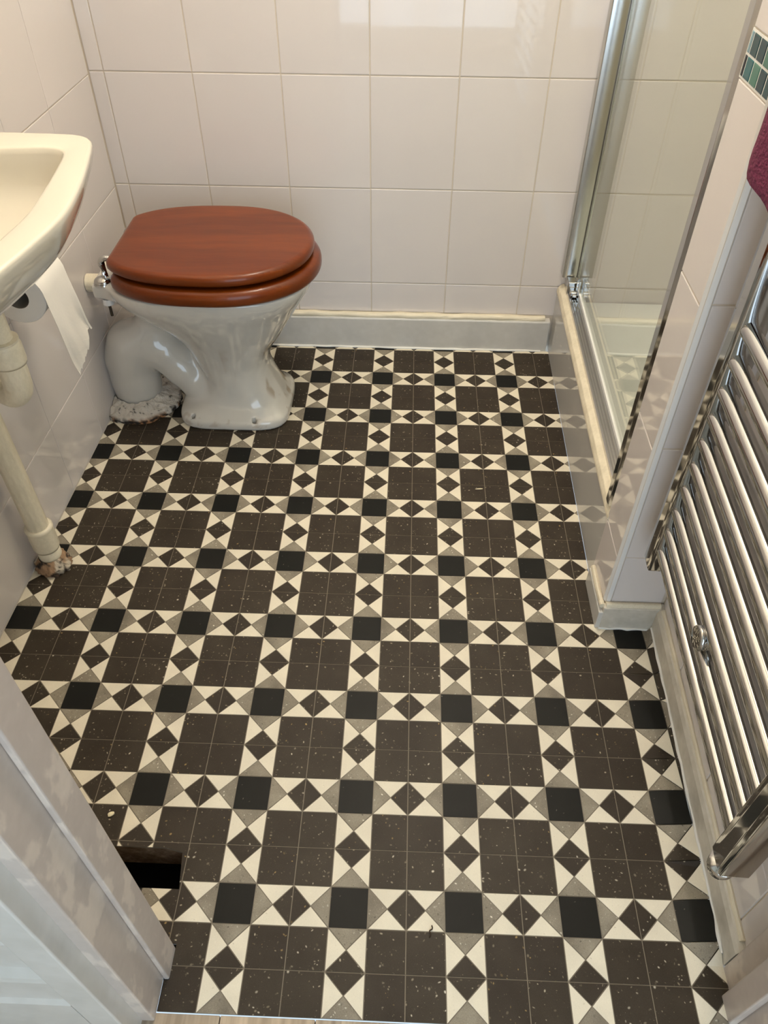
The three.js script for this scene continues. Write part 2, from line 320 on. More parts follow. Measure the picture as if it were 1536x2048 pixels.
// ---------------------------------------------------------------- patterned vinyl floor
const floor = group('floor', 'black, cream and grey patterned tile effect vinyl floor', 'floor', S);
{
  const P = 1 / 6, U = P / 3, G = .0011;                               // repeat, small square, half a joint
  const xs = z => xWall(z) - .0125, HX0 = -.42, HX1 = -.2545, HZ0 = 1.2585, HZ1 = 1.3175, zA = .815;
  const cells = [
    [[xLeft(ZB), ZB + .0215], [xRiser(ZB), ZB + .0215], [xRiser(zA), zA], [xLeft(zA), zA]],
    [[xLeft(zA), zA], [xs(zA), zA], [xs(HZ0), HZ0], [xLeft(HZ0), HZ0]],
    [[xLeft(HZ0), HZ0], [HX0, HZ0], [HX0, HZ1], [xLeft(HZ1), HZ1]],
    [[HX1 - .004, HZ0 + .006], [HX1 + .03, HZ0], [HX1 + .03, HZ1], [HX1 + .003, HZ1]],
    [[HX1 - .030, HZ0], [HX1 + .03, HZ0], [HX1 - .004, HZ0 + .006]],
    [[HX1 + .03, HZ0], [xs(HZ0), HZ0], [xs(HZ1), HZ1], [HX1 + .03, HZ1]],
    [[xLeft(HZ1), HZ1], [xs(HZ1), HZ1], [xs(ZD), ZD], [xLeft(ZD), ZD]],
    [[-.2385, ZD], [.5225, ZD], [.5225, 1.434], [-.2385, 1.434]],
    [[-.2463, 1.434], [.5225, 1.434], [.5225, ZH], [-.2463, ZH]],
  ];
  const area = p => { let a = 0; for (let i = 0; i < p.length; i++) { const q = p[(i + 1) % p.length]; a += p[i][0] * q[1] - q[0] * p[i][1]; } return a / 2; };
  const ccw = p => area(p) < 0 ? p.slice().reverse() : p;
  cells.forEach((c, i) => cells[i] = ccw(c));
  function clip(poly, cell) {
    let out = poly;
    for (let i = 0; i < cell.length && out.length; i++) {
      const a = cell[i], b = cell[(i + 1) % cell.length], side = p => (b[0] - a[0]) * (p[1] - a[1]) - (b[1] - a[1]) * (p[0] - a[0]), inn = out; out = [];
      for (let k = 0; k < inn.length; k++) { const p = inn[k], q = inn[(k + 1) % inn.length], sp = side(p), sq = side(q); if (sp >= 0) out.push(p); if ((sp >= 0) !== (sq >= 0)) { const t = sp / (sp - sq); out.push([lerp(p[0], q[0], t), lerp(p[1], q[1], t)]); } }
    }
    return out.length > 2 && Math.abs(area(out)) > 3e-7 ? out : null;
  }
  // the sheet turns up a little where it meets the right-hand baseboard
  const lift = (x, z) => z > zA && z < ZD ? 0.010 * Math.pow(clamp((x - (xs(z) - .022)) / .022), 2) : 0;
  function prism(polys, y0, y1, lift = () => 0) {
    const pos = [], uv = [], T = (...v) => v.forEach(p => { pos.push(...p); uv.push(p[0], p[2]); });
    for (let p of polys) {
      p = ccw(p); const top = p.map(([x, z]) => [x, y1 + lift(x, z), z]), bot = p.map(([x, z]) => [x, y0 + lift(x, z), z]);
      for (let i = 1; i + 1 < p.length; i++) T(top[0], top[i + 1], top[i]);
      for (let i = 0; i < p.length; i++) { const k = (i + 1) % p.length; T(bot[i], top[i], top[k], bot[i], top[k], bot[k]); }
    }
    const g = new THREE.BufferGeometry(); g.setAttribute('position', new THREE.Float32BufferAttribute(pos, 3)); g.setAttribute('uv', new THREE.Float32BufferAttribute(uv, 2)); g.computeVertexNormals(); return g;
  }
  part('backing_sheet', prism(cells, -.0035, -.0007), M.joint, floor);
  // shrink a convex piece so that a joint shows round it
  function inset(p, d) {
    p = ccw(p); const n = p.length, L = p.map((a, i) => { const b = p[(i + 1) % n], l = Math.hypot(b[0] - a[0], b[1] - a[1]), nx = -(b[1] - a[1]) / l, nz = (b[0] - a[0]) / l; return [nx, nz, nx * a[0] + nz * a[1] + d]; });
    return p.map((_, i) => { const A = L[(i + n - 1) % n], B = L[i], D = A[0] * B[1] - A[1] * B[0]; return [(A[2] * B[1] - A[1] * B[2]) / D, (A[0] * B[2] - A[2] * B[0]) / D]; });
  }
  const pieces = { black_tile: [], dark_tile: [], cream_triangle: [], grey_triangle: [], dark_triangle: [] };
  const add = (name, pts, mats) => {
    const q = inset(pts, G / 1.6), got = cells.map(c => clip(q, c)).filter(Boolean); if (!got.length) return;
    const c = pts.reduce((a, p) => [a[0] + p[0] / pts.length, a[1] + p[1] / pts.length], [0, 0]);
    pieces[name].push({ got, c, mat: mats[Math.floor(rnd() * mats.length)] });
  };
  for (let r = -2; r < 10; r++) for (let c = -5; c < 5; c++) {
    const X = c * P, Z = r * P, h = U / 2, sq = (x, z, w) => [[x, z], [x + w, z], [x + w, z + w], [x, z + w]];
    add('black_tile', sq(X - h, Z - h, U), [M.black]);
    for (let i = 0; i < 2; i++) for (let j = 0; j < 2; j++) add('dark_tile', sq(X + h + i * U, Z + h + j * U, U), [M.dark, M.dark2]);
    for (let k = 0; k < 2; k++) for (const along of [0, 1]) {          // two strips leave each black square, each of two diagonally quartered squares
      const x = along ? X + h + k * U : X - h, z = along ? Z - h : Z + h + k * U, A = [x, z], B = [x + U, z], C = [x + U, z + U], D = [x, z + U], m = [x + h, z + h];
      const N = [[A, B, m], [B, C, m], [C, D, m], [D, A, m]];          // near, right, far, left of the small square
      const greyAt = along ? (k ? 1 : 3) : (k ? 2 : 0), darkAt = (greyAt + 2) % 4;
      N.forEach((t, i) => i === greyAt ? add('grey_triangle', t, [M.grey]) : i === darkAt ? add('dark_triangle', t, [M.dark, M.dark2]) : add('cream_triangle', t, [M.cream]));
    }
  }
  for (const [name, list] of Object.entries(pieces)) {
    list.sort((a, b) => Math.hypot(a.c[0] - .058, a.c[1] - 1.716) - Math.hypot(b.c[0] - .058, b.c[1] - 1.716));
    list.slice(0, 295).forEach(p => part(name, prism(p.got, -.0008, 0, lift), p.mat, floor));
    if (list.length > 295) { const m = part(name + 's_far', prism(list.slice(295).flatMap(p => p.got), -.0008, 0, lift), list[0].mat, floor); m.userData.kind = 'stuff'; }
  }
  // opening cut through the vinyl and boards beside the door frame
  const pit = [
    boxG(HX0 - .03, HX1 + .004, -.075, -.0036, HZ0 - .03, HZ0 - .004), boxG(HX0 - .03, HX1 + .03, -.075, -.0036, HZ1 + .006, HZ1 + .03),
    boxG(HX1 + .006, HX1 + .03, -.075, -.0036, HZ0 - .03, HZ1 + .03), boxG(HX0 - .06, HX0 - .03, -.075, -.0036, HZ0 - .03, HZ1 + .03)];
  part('cut_boards', metreUV(plainMerge(pit)), M.voidWood, floor, 'rough brown edge of the floorboards in the cut-out');
  part('void_floor', boxG(HX0 - .06, HX1 + .05, -.20, -.19, HZ0 - .05, HZ1 + .05), M.voidDark, floor);
  part('void_floor', plainMerge([boxG(HX0 - .08, HX0 - .06, -.2, -.0036, HZ0 - .05, HZ1 + .05), boxG(HX1 + .05, HX1 + .07, -.2, -.075, HZ0 - .05, HZ1 + .05), boxG(HX0 - .06, HX1 + .05, -.2, -.075, HZ0 - .07, HZ0 - .05), boxG(HX0 - .06, HX1 + .05, -.2, -.075, HZ1 + .05, HZ1 + .07)]), M.voidDark, floor);
  // laminate in the hall
  const hf = group('floor_hall', 'grey-brown wood laminate planks at the threshold', 'floor', S);
  let k = 0; for (let x = -1.3; x < 1.3; x += .1265) part('plank', metreUV(boxG(x + .0006, Math.min(x + .1259, 1.3), -.012, -.002, ZH + .0015, 3.0, .0008, 1)), M.laminate[k++ % 2], hf);
  part('screed', boxG(-1.3, 1.3, -.10, -.012, ZH + .0015, 3.0), M.voidDark, hf);
}

// ---------------------------------------------------------------- baseboards, trims, door frame and door
const boardProfile = (t, h, b) => [[0, 0], [t, 0], [t, h - b], [t - b * .45, h - b * .2], [t - b, h], [0, h]];
{
  const g = group('baseboard_back', 'white painted baseboard along the bottom of the back wall', 'baseboard', S);
  const geo = alongX(prismZ(boardProfile(.0215, .093, .004), 0, 1.118)); geo.translate(-.664, 0, 0);       // profile now runs towards -z
  geo.scale(1, 1, -1); geo.translate(0, 0, ZB); { const p = geo.index; }
  const flip = geo.toNonIndexed ? geo : geo; const pa = flip.attributes.position.array, na = flip.attributes.normal.array;
  for (let i = 0; i < pa.length; i += 9) for (let k = 0; k < 3; k++) { let t = pa[i + 3 + k]; pa[i + 3 + k] = pa[i + 6 + k]; pa[i + 6 + k] = t; t = na[i + 3 + k]; na[i + 3 + k] = na[i + 6 + k]; na[i + 6 + k] = t; }
  part('board', metreUV(flip), M.gloss, g);
  const top = [], foot = []; for (let i = 0; i <= 36; i++) { const x = -.655 + i * .0304; top.push([x, .0955 + range(-.0012, .0012), ZB + .009 + range(-.001, .001)]); foot.push([x, .0012, ZB + .0225 + range(-.0012, .0012)]); }
  part('sealant', sweep(top, top.map(() => range(.0085, .0105)), 110, 10), M.seal, g, 'yellowed sealant along the top edge');
  part('caulk', sweep(foot, foot.map(() => range(.0026, .0042)), 110, 8), M.caulk, g, 'white caulk along the floor');
}
{
  const g = group('baseboard_pillar', 'short off-white baseboard at the foot of the tiled stub wall', 'baseboard', S);
  const x0 = xRiser(ZP) - .002, x1 = xWall(ZP) - .002;
  part('board', metreUV(boxG(x0, x1, 0, .060, ZP + .0005, ZP + .0145, .003)), M.oldPaint, g);
  part('sealant', sweep([[x0 + .004, .0605, ZP + .006], [.5, .061, ZP + .0065], [x1 - .004, .0605, ZP + .006]], .0062, 24, 8), M.seal, g);
  const foot = []; for (let i = 0; i <= 10; i++) foot.push([lerp(x0, x1, i / 10), .001, ZP + .0155 + range(-.001, .001)]);
  part('caulk', sweep(foot, foot.map(() => range(.002, .0032)), 40, 8), M.caulk, g);
  const side = group('trim_1', 'narrow cream strip at the low end of the shower riser', 'trim', S);
  part('strip', sweep([[xRiser(.70) - .004, .050, .702], [xRiser(.75) - .0045, .053, .75], [xRiser(.80) - .004, .057, .806]], .0055, 24, 8), M.seal, side);
  part('board', metreUV(boxG(xRiser(.75) - .010, xRiser(.75) - .0002, 0, .046, .70, .814, .002)), M.gloss, side);
}
{
  const g = group('baseboard_right', 'off-white baseboard below the chrome towel radiator', 'baseboard', S);
  g.position.set(.556, 0, ZP); g.rotation.y = Math.atan(SW);
  const geo = prismZ([[-.0002, 0], [-.0118, 0], [-.0118, .050], [-.0085, .0585], [-.004, .062], [-.0002, .063]].reverse(), .002, .5896);
  part('board', metreUV(geo), M.oldPaint, g);
  const foot = [], top = []; for (let i = 0; i <= 24; i++) { const z = .02 + i * .0232; foot.push([-.0128 + range(-.001, .0006), .0105 + range(-.001, .001), z]); top.push([-.003, .0635 + range(-.0008, .0008), z]); }
  part('caulk', sweep(foot, foot.map(() => range(.0016, .0032)), 80, 8), M.caulk, g);
  part('sealant', sweep(top, top.map(() => range(.0034, .0048)), 80, 8), M.seal, g);
}
{
  const xp = xRiser(.75), r = .0105, g = [];
  const pts = [[0, 0]]; for (let i = 0; i <= 10; i++) { const a = i / 10 * Math.PI / 2; pts.push([-r * Math.sin(a) * 0 - r * Math.cos(Math.PI / 2 - a), r * Math.cos(a)]); }
  const shape = new THREE.Shape(); shape.moveTo(0, 0); for (let i = 0; i <= 10; i++) { const a = Math.PI / 2 + i / 10 * Math.PI / 2; shape.lineTo(r * Math.cos(a), r * Math.sin(a)); }
  const geo = new THREE.ExtrudeGeometry(shape, { depth: 1.155, bevelEnabled: false }); geo.rotateX(Math.PI / 2);   // x stays, y -> z, z -> -y
  geo.translate(xp + r - .0012, 1.216, ZP - r + .0012);
  single('trim_2', toCreasedNormals(geo, .5), M.pvcWhite, 'white quarter-round bead up the corner of the stub wall', 'trim', S);
}
{
  const g = group('trim_3', 'white painted door frame with a stop on both jambs', 'door frame', S);
  const b = .0025;
  part('jamb', metreUV(boxG(-.278, -.2465, -.002, 2.0, ZD, 1.482, b)), M.lining, g);
  part('stop', metreUV(boxG(-.2464, -.2387, -.002, 2.0, ZD + .004, 1.4335, b)), M.lining, g);
  part('jamb', metreUV(boxG(.5225, .554, -.002, 2.0, ZD, 1.482, b)), M.lining, g);
  part('stop', metreUV(boxG(.5105, .5224, -.002, 2.0, 1.4245, 1.458, b)), M.lining, g);
  part('head', metreUV(boxG(-.278, .554, 2.0, 2.03, ZD, 1.482, b)), M.lining, g);
  part('architrave', metreUV(boxG(-.3015, -.263, -.002, 2.04, 1.4795, 1.5055, b)), M.gloss, g);
  part('architrave', metreUV(boxG(.5385, .577, -.002, 2.04, 1.4822, 1.5055, b)), M.gloss, g);
  const h = group('baseboard_hall', 'cool white stepped baseboard on the hall side of the door frame', 'baseboard', S);
  part('board', metreUV(alongX(prismZ([[-1.4792, -.002], [-1.4792, .345], [-1.4875, .345], [-1.4905, .337], [-1.4905, .262], [-1.4985, .250], [-1.5005, .242], [-1.5005, .178], [-1.5045, .168], [-1.5045, -.002]].reverse(), -1.29, -.3025))), M.gloss, h);
}

// ---------------------------------------------------------------- shower: riser, tray, enclosure (built square, then turned with the riser)
function inRiser(g) { g.position.set(.462, 0, ZB); g.rotation.y = Math.atan(SR); return g; }
{
  const t = inRiser(group('shower_tray', 'raised white shower tray behind a glossy pale riser', 'shower tray'));
  part('riser_panel', boxG(0, .012, .0005, .176, .001, .862, .0015), M.riser, t);
  part('riser_panel', boxG(.0005, .012, .0005, .176, .8634, .871, .0008), M.riser, t);
  part('tray', plainMerge([boxG(.0122, .060, .06, .1895, .001, .858, .004), boxG(.060, .785, .06, .145, .001, .858), boxG(.74, .785, .06, .1895, .001, .858, .004)]), M.acrylic, t);
  const e = inRiser(group('trim_4', 'cream quarter-round strip along the top of the shower riser', 'trim', S));
  const shape = new THREE.Shape(); const r = .0175; shape.moveTo(r, 0); for (let i = 0; i <= 10; i++) { const a = Math.PI + -i / 10 * Math.PI / 2; shape.lineTo(r + r * Math.cos(a), r * Math.sin(a) * 1.25); } shape.lineTo(r, 0);
  const geo = new THREE.ExtrudeGeometry(shape, { depth: .864, bevelEnabled: false, steps: 40 }); geo.translate(-.0025, .1765, .004);
  part('strip', metreUV(toCreasedNormals(geo, .6)), M.seal, e);
}
{
  const s = inRiser(group('shower_enclosure', 'chrome framed glass shower door on the raised tray', 'shower door'));
  const gx = .0415;
  // wall profile at the back
  const ps = (w, d, r) => { const a = new THREE.Shape(); a.moveTo(-w / 2, -d / 2); a.lineTo(w / 2, -d / 2); a.lineTo(w / 2, d / 2 - r); a.quadraticCurveTo(w / 2, d / 2, w / 2 - r, d / 2); a.lineTo(-w / 2 + r, d / 2); a.quadraticCurveTo(-w / 2, d / 2, -w / 2, d / 2 - r); return a; };
  const up = (shape, y0, y1) => { const g = new THREE.ExtrudeGeometry(shape, { depth: y1 - y0, bevelEnabled: false, curveSegments: 8 }); g.rotateX(-Math.PI / 2); g.scale(1, 1, -1); g.translate(0, y0, 0); const q = g.toNonIndexed ? (g.index ? g.toNonIndexed() : g) : g; const p = q.attributes.position.array; for (let i = 0; i < p.length; i += 9) for (let k = 0; k < 3; k++) { const t = p[i + 3 + k]; p[i + 3 + k] = p[i + 6 + k]; p[i + 6 + k] = t; } q.computeVertexNormals(); return toCreasedNormals(q, .6); };
  const a = up(ps(.038, .030, .0025), .2305, 1.98); a.translate(.0195, 0, .0156);
  part('wall_profile', a, M.satin, s);
  const lip = up(ps(.006, .036, .002), .2305, 1.98); lip.translate(.0415, 0, .0165); part('profile_lip', lip, M.satin, s);
  // stile by the stub wall: convex front
  const cv = new THREE.Shape(); cv.moveTo(.034, -.019); cv.lineTo(.034, .019); cv.lineTo(.004, .019); cv.quadraticCurveTo(-.0035, .012, -.003, 0); cv.quadraticCurveTo(-.0035, -.012, .004, -.019);
  const b = up(cv, .196, 1.98); b.translate(0, 0, .838); part('stile', b, M.chrome, s);
  // bottom track: dark face, ribs
  const track = [[.0135, .1905], [.0135, .207], [.0155, .2085], [.0175, .2085], [.0175, .2065], [.0195, .2065], [.0195, .2095], [.0225, .2095], [.0225, .2065], [.0255, .2065], [.0255, .210], [.0285, .210], [.0285, .2065], [.0315, .2065], [.0315, .2115], [.047, .2115], [.047, .1905]];
  part('bottom_track', prismZ(track.slice().reverse(), .030, .820), M.chrome, s);
  part('glass_pane', boxG(gx - .002, gx + .002, .2118, 1.97, .0365, .8195), M.glass, s, 'clear shower glass');
  part('bottom_seal', boxG(gx - .0045, gx + .0045, .2116, .221, .075, .819, .001), M.acrylic, s);
  const block = group('x', '', ''); scene.remove(block);
  part('corner_block', plainMerge([boxG(.012, .0355, .2005, .2345, .034, .066, .003), boxG(.016, .033, .2102, .222, .066, .094, .003), boxG(.020, .031, .2125, .2185, .094, .103, .002)]), M.chrome, s);
  part('door_guide', plainMerge([boxG(.0315, .0385, .214, .252, .078, .096, .0015), boxG(.0445, .052, .214, .252, .078, .096, .0015)]), M.chrome, s);
  part('top_track', boxG(.012, .044, 1.97, 2.0, .0, .857, .003), M.chrome, s);
}

// ---------------------------------------------------------------- toilet
{
  const ZC = .122, t = group('toilet', 'white ceramic toilet with closed varnished wooden seat', 'toilet');
  // heights: y, rear x, front x, half width, squareness
  const sec = [[-.01, -.503, -.228, .121, 4.2], [.020, -.503, -.228, .121, 4.2], [.034, -.490, -.236, .110, 3.6], [.055, -.455, -.247, .094, 2.8], [.10, -.438, -.266, .086, 2.4], [.14, -.449, -.2745, .086, 2.3], [.18, -.464, -.263, .096, 2.3], [.22, -.486, -.236, .112, 2.25], [.26, -.523, -.211, .132, 2.25], [.30, -.572, -.187, .152, 2.35], [.335, -.602, -.166, .167, 2.6], [.36, -.612, -.154, .173, 2.7], [.40, -.612, -.150, .174, 2.7]];
  const prof = y => { let i = 0; while (i < sec.length - 2 && y > sec[i + 1][0]) i++; const f = clamp((y - sec[i][0]) / (sec[i + 1][0] - sec[i][0])); const at = k => { const p0 = sec[Math.max(0, i - 1)], p1 = sec[i], p2 = sec[i + 1], p3 = sec[Math.min(sec.length - 1, i + 2)]; const m1 = (p2[k] - p0[k]) / (p2[0] - p0[0]) * (p2[0] - p1[0]), m2 = (p3[k] - p1[k]) / (p3[0] - p1[0]) * (p2[0] - p1[0]), f2 = f * f, f3 = f2 * f; return (2 * f3 - 3 * f2 + 1) * p1[k] + (f3 - 2 * f2 + f) * m1 + (-2 * f3 + 3 * f2) * p2[k] + (f3 - f2) * m2; }; return [at(1), at(2), at(3), at(4)]; };
  const body = (x, y, z) => {
    const [b, f, w, n] = prof(clamp(y, 0, .374)), cx = (b + f) / 2, rx = (f - b) / 2;
    const q = Math.pow(Math.pow(Math.abs((x - cx) / rx), n) + Math.pow(Math.abs((z - ZC) / w), n), 1 / n);
    const d = (q - 1) * Math.min(rx, w) * .8;
    const cap = Math.max(y - .372, -y);
    const k = .006, h = Math.max(k - Math.abs(d - cap), 0) / k; return Math.max(d, cap) + h * h * k / 4;
  };
  const chain = [[-.415, .040, ZC + .012, .040], [-.452, .062, ZC + .012, .044], [-.492, .112, ZC + .008, .046], [-.528, .156, ZC + .004, .050], [-.570, .178, ZC, .056], [-.606, .164, ZC, .060], [-.621, .125, ZC, .0595], [-.622, .07, ZC, .058], [-.622, .012, ZC, .058]];
  const cone = (x, y, z, a, b) => { const dx = b[0] - a[0], dy = b[1] - a[1], dz = b[2] - a[2], h = clamp(((x - a[0]) * dx + (y - a[1]) * dy + (z - a[2]) * dz) / (dx * dx + dy * dy + dz * dz)); return Math.hypot(x - a[0] - dx * h, y - a[1] - dy * h, z - a[2] - dz * h) - lerp(a[3], b[3], h); };
  const trap = (x, y, z) => { let d = 1; for (let i = 0; i + 1 < chain.length; i++) d = smin(d, cone(x, y, z, chain[i], chain[i + 1]), .02); return d; };
  const lug = (x, y, z) => { const qx = Math.abs(x + .600) - .022, qy = Math.abs(y - .354) - .009, qz = Math.abs(z - ZC) - .088; return Math.hypot(Math.max(qx, 0), Math.max(qy, 0), Math.max(qz, 0)) + Math.min(Math.max(qx, qy, qz), 0) - .008; };
  const spigot = (x, y, z) => Math.max(Math.hypot(y - .327, z - ZC) - .034, -x - .615, x + .54);
  const neck = (x, y, z) => cone(x, y, z, [-.540, .225, ZC, .040], [-.525, .30, ZC, .055]);
  const hole = (x, y, z) => Math.min(...[[-.4595, ZC + .1015], [-.3083, ZC + .1125]].map(([hx, hz]) => Math.max(Math.hypot(x - hx, z - hz) - .0052, Math.abs(y - .03) - .02)));
  const f = (x, y, z) => { let d = smin(body(x, y, z), trap(x, y, z), .022); d = smin(d, neck(x, y, z), .03); d = smin(d, lug(x, y, z), .02); d = smin(d, spigot(x, y, z), .015); d = Math.max(d, -y + .0008); return Math.max(d, -hole(x, y, z)); };
  const pan = surfaceNet(f, [-.695, -.006, ZC - .20], [-.13, .40, ZC + .20], .0043), pp = pan.attributes.position, pc = [];
  for (let i = 0; i < pp.count; i++) { // brown runs and grime left on the glaze
    const x = pp.getX(i), y = pp.getY(i), z = pp.getZ(i), run = sstep(.56, .70, fbm(x * 55, y * 9, z * 55, 3)) * sstep(.45, .6, fbm(x * 14 + 3, y * 6, z * 14, 2)), at = x > -.37 && y > .03 && y < .26 ? 1 : .12;
    const foot = y < .03 ? sstep(.62, .72, fbm(x * 70, y * 70, z * 70, 3)) * .4 : 0, k = clamp(run * at * .75 + foot);
    pc.push(lerp(1, .62, k), lerp(1, .50, k), lerp(1, .38, k));
  }
  pan.setAttribute('color', new THREE.Float32BufferAttribute(pc, 3));
  const glaze = M.ceramic.clone(); glaze.vertexColors = true;
  part('pan', pan, glaze, t);
  const hm = std({ color: 0x4a3d2c, roughness: .9 });
  for (const [x, z] of [[-.4595, ZC + .1015], [-.3083, ZC + .1125]]) part('fixing_hole', new THREE.CylinderGeometry(.0058, .0058, .004, 14).translate(x, .0125, z), hm, t, 'dirty screw hole in the foot');
  // seat ring and lid share an egg outline with a straight rear
  const egg = (front, rear, half, rearHalf, n = 84) => {
    const pts = [], cx = -.355; // widest here
    for (let i = 0; i < n; i++) {
      const a = i / n * Math.PI * 2, c = Math.cos(a), s = Math.sin(a);
      if (c >= 0) pts.push([cx + (front - cx) * Math.pow(c, .94), half * Math.sign(s) * Math.pow(Math.abs(s), .96)]);
      else { const p = 2.55, x = -Math.pow(-c, 2 / p), z = Math.sign(s) * Math.pow(Math.abs(s), 2 / p); let X = cx - (cx - rear) * 1.14 * -x, Z = half * z; if (X < rear) { X = rear; } pts.push([X, Z]); }
    }
    return pts;
  };
  const slab = (o, y0, y1, r, inner) => {
    const rings = [], ring = (sh, y) => o.map(([x, z]) => { const dx = x + .355, l = Math.hypot(dx, z) || 1; return [x - dx / l * sh, y, ZC - z + z / l * sh]; });
    const K = 6; rings.push(ring(r * 1.2, y0)); for (let i = 0; i <= K; i++) { const a = -Math.PI / 2 + i / K * Math.PI / 2; rings.push(ring(r - r * Math.cos(a), y0 + r + r * Math.sin(a))); }
    const R2 = Math.min(r * 1.35, y1 - y0 - r); for (let i = 0; i <= K; i++) { const a = i / K * Math.PI / 2; rings.push(ring(R2 * 1.1 - R2 * 1.1 * Math.cos(a), y1 - R2 + R2 * Math.sin(a))); }
    rings.push(ring(r * 3, y1)); return loft(rings, true, true);
  };
  const seatTop = .4085, gapTop = .4155;
  const sg = slab(egg(-.134, -.575, .189, .11), .3728, seatTop, .0125);
  part('seat', metreUV(sg), M.wood, t);
  const lg = slab(egg(-.148, -.577, .180, .106), gapTop, .4405, .009);
  part('lid', metreUV(lg), M.wood, t);
  for (const [x, z] of [[-.22, .09], [-.22, -.09], [-.50, .115], [-.50, -.115]]) part('buffer', new THREE.CylinderGeometry(.008, .008, gapTop - seatTop + .001, 14).translate(x, (gapTop + seatTop) / 2, ZC + z), M.pvcWhite, t);
  for (const s of [1, -1]) {
    const z = ZC + (s > 0 ? .083 : -.068), h = new THREE.Group(); h.name = 'hinge'; t.add(h); if (s < 0) h.position.x = .016;
    part('dome', new THREE.SphereGeometry(.0175, 22, 12, 0, Math.PI * 2, 0, Math.PI / 2).scale(1.12, .72, 1).translate(-.6035, .3745, z), M.chrome, h);
    part('dome_base', new THREE.CylinderGeometry(.0196, .0205, .0035, 24).translate(-.6035, .3732, z), M.chrome, h);
    part('hinge_arm', sweep([[-.596, .382, z], [-.5965, .400, z - s * .003], [-.5985, .4155, z - s * .004], [-.5965, .423, z - s * .004], [-.586, .4275, z - s * .003], [-.572, .4275, z - s * .003]], [.0075, .006, .0076, .0058, .0065, .005], 36, 14), M.chrome, h);
    part('hinge_tongue', boxG(-.592, -.568, .383, .389, z - .006, z + .006, .002), M.chrome, h);
    part('bolt', new THREE.CylinderGeometry(.0033, .0033, .052, 10).translate(-.6035, .318, z), M.steel, h, 'rusty hinge bolt');
    part('wing_nut', new THREE.CylinderGeometry(.011, .0125, .013, 14).translate(-.6035, .3285, z), M.pvcWhite, h);
  }
  // flush pipe and cone
  const p = group('flush_pipe', 'cream plastic flush pipe from the wall into the toilet', 'pipe');
  part('pipe', sweep([[-.676, .327, ZC], [-.65, .327, ZC], [-.6165, .327, ZC]], .0205, 6, 24), M.plastic, p);
  part('cone', new THREE.CylinderGeometry(.040, .034, .010, 28).rotateZ(Math.PI / 2).translate(-.6212, .340, ZC), M.plastic, p);
  // cement collar round the soil pipe
  const n1 = 150, rings = [], K = 26;
  for (let i = 0; i <= K; i++) {
    const q = i / K, r0 = q < .22 ? .104 : lerp(.104, .0585, (q - .22) / .78), y0 = q < .22 ? .0004 + q / .22 * .009 : .0094 + .024 * Math.pow((q - .22) / .78, .8), ring = [];
    for (let j = 0; j < n1; j++) {
      const a = -j / n1 * Math.PI * 2, c = Math.cos(a), d = Math.sin(a), k = fbm(c * 2.5 + 9, d * 2.5 + 9, 4, 4) - .5, e = fbm(c * r0 * 90 + 40, d * r0 * 90 + 40, 2, 4) - .5;
      const R = lerp(r0 * (1 + k * .16 + e * .05), .0585, sstep(.85, 1, q)); let x = -.622 + R * c, z = ZC + .004 + R * d; x = Math.max(x, xLeft(z) + .0012);
      ring.push([x, q ? Math.max(.0004, y0 + e * .011 * sstep(0, .2, q)) : .0003, z]);
    }
    rings.push(ring);
  }
  const cg = loft(rings, false, false), cp = cg.attributes.position, cc = [];
  for (let i = 0; i < cp.count; i++) {
    const x = cp.getX(i), y = cp.getY(i), z = cp.getZ(i), rim = 1 - sstep(.15, .36, Math.floor(i / n1) / K), a = fbm(x * 130, z * 130, y * 130, 4), b = fbm(x * 34 + 5, z * 34, 3, 3), dark = Math.max(sstep(.65, .73, a) * .85, rim * sstep(.36, .5, a)), rust = rim * sstep(.50, .58, b);
    let c = [.66, .60, .52].map(v => v * (.86 + .28 * fbm(x * 60, z * 60, 8, 3))); c = c.map((v, k) => lerp(v, [.40, .16, .04][k], clamp(rust) * .9)); c = c.map((v, k) => lerp(v, [.03, .022, .016][k], clamp(dark))); cc.push(...c);
  }
  cg.setAttribute('color', new THREE.Float32BufferAttribute(cc, 3));
  single('cement_collar', cg, std({ vertexColors: true, roughness: .95, bumpScale: .002, bumpMap: M.towel.bumpMap }), 'crumbling stained cement collar round the foot of the soil pipe', 'collar');
}

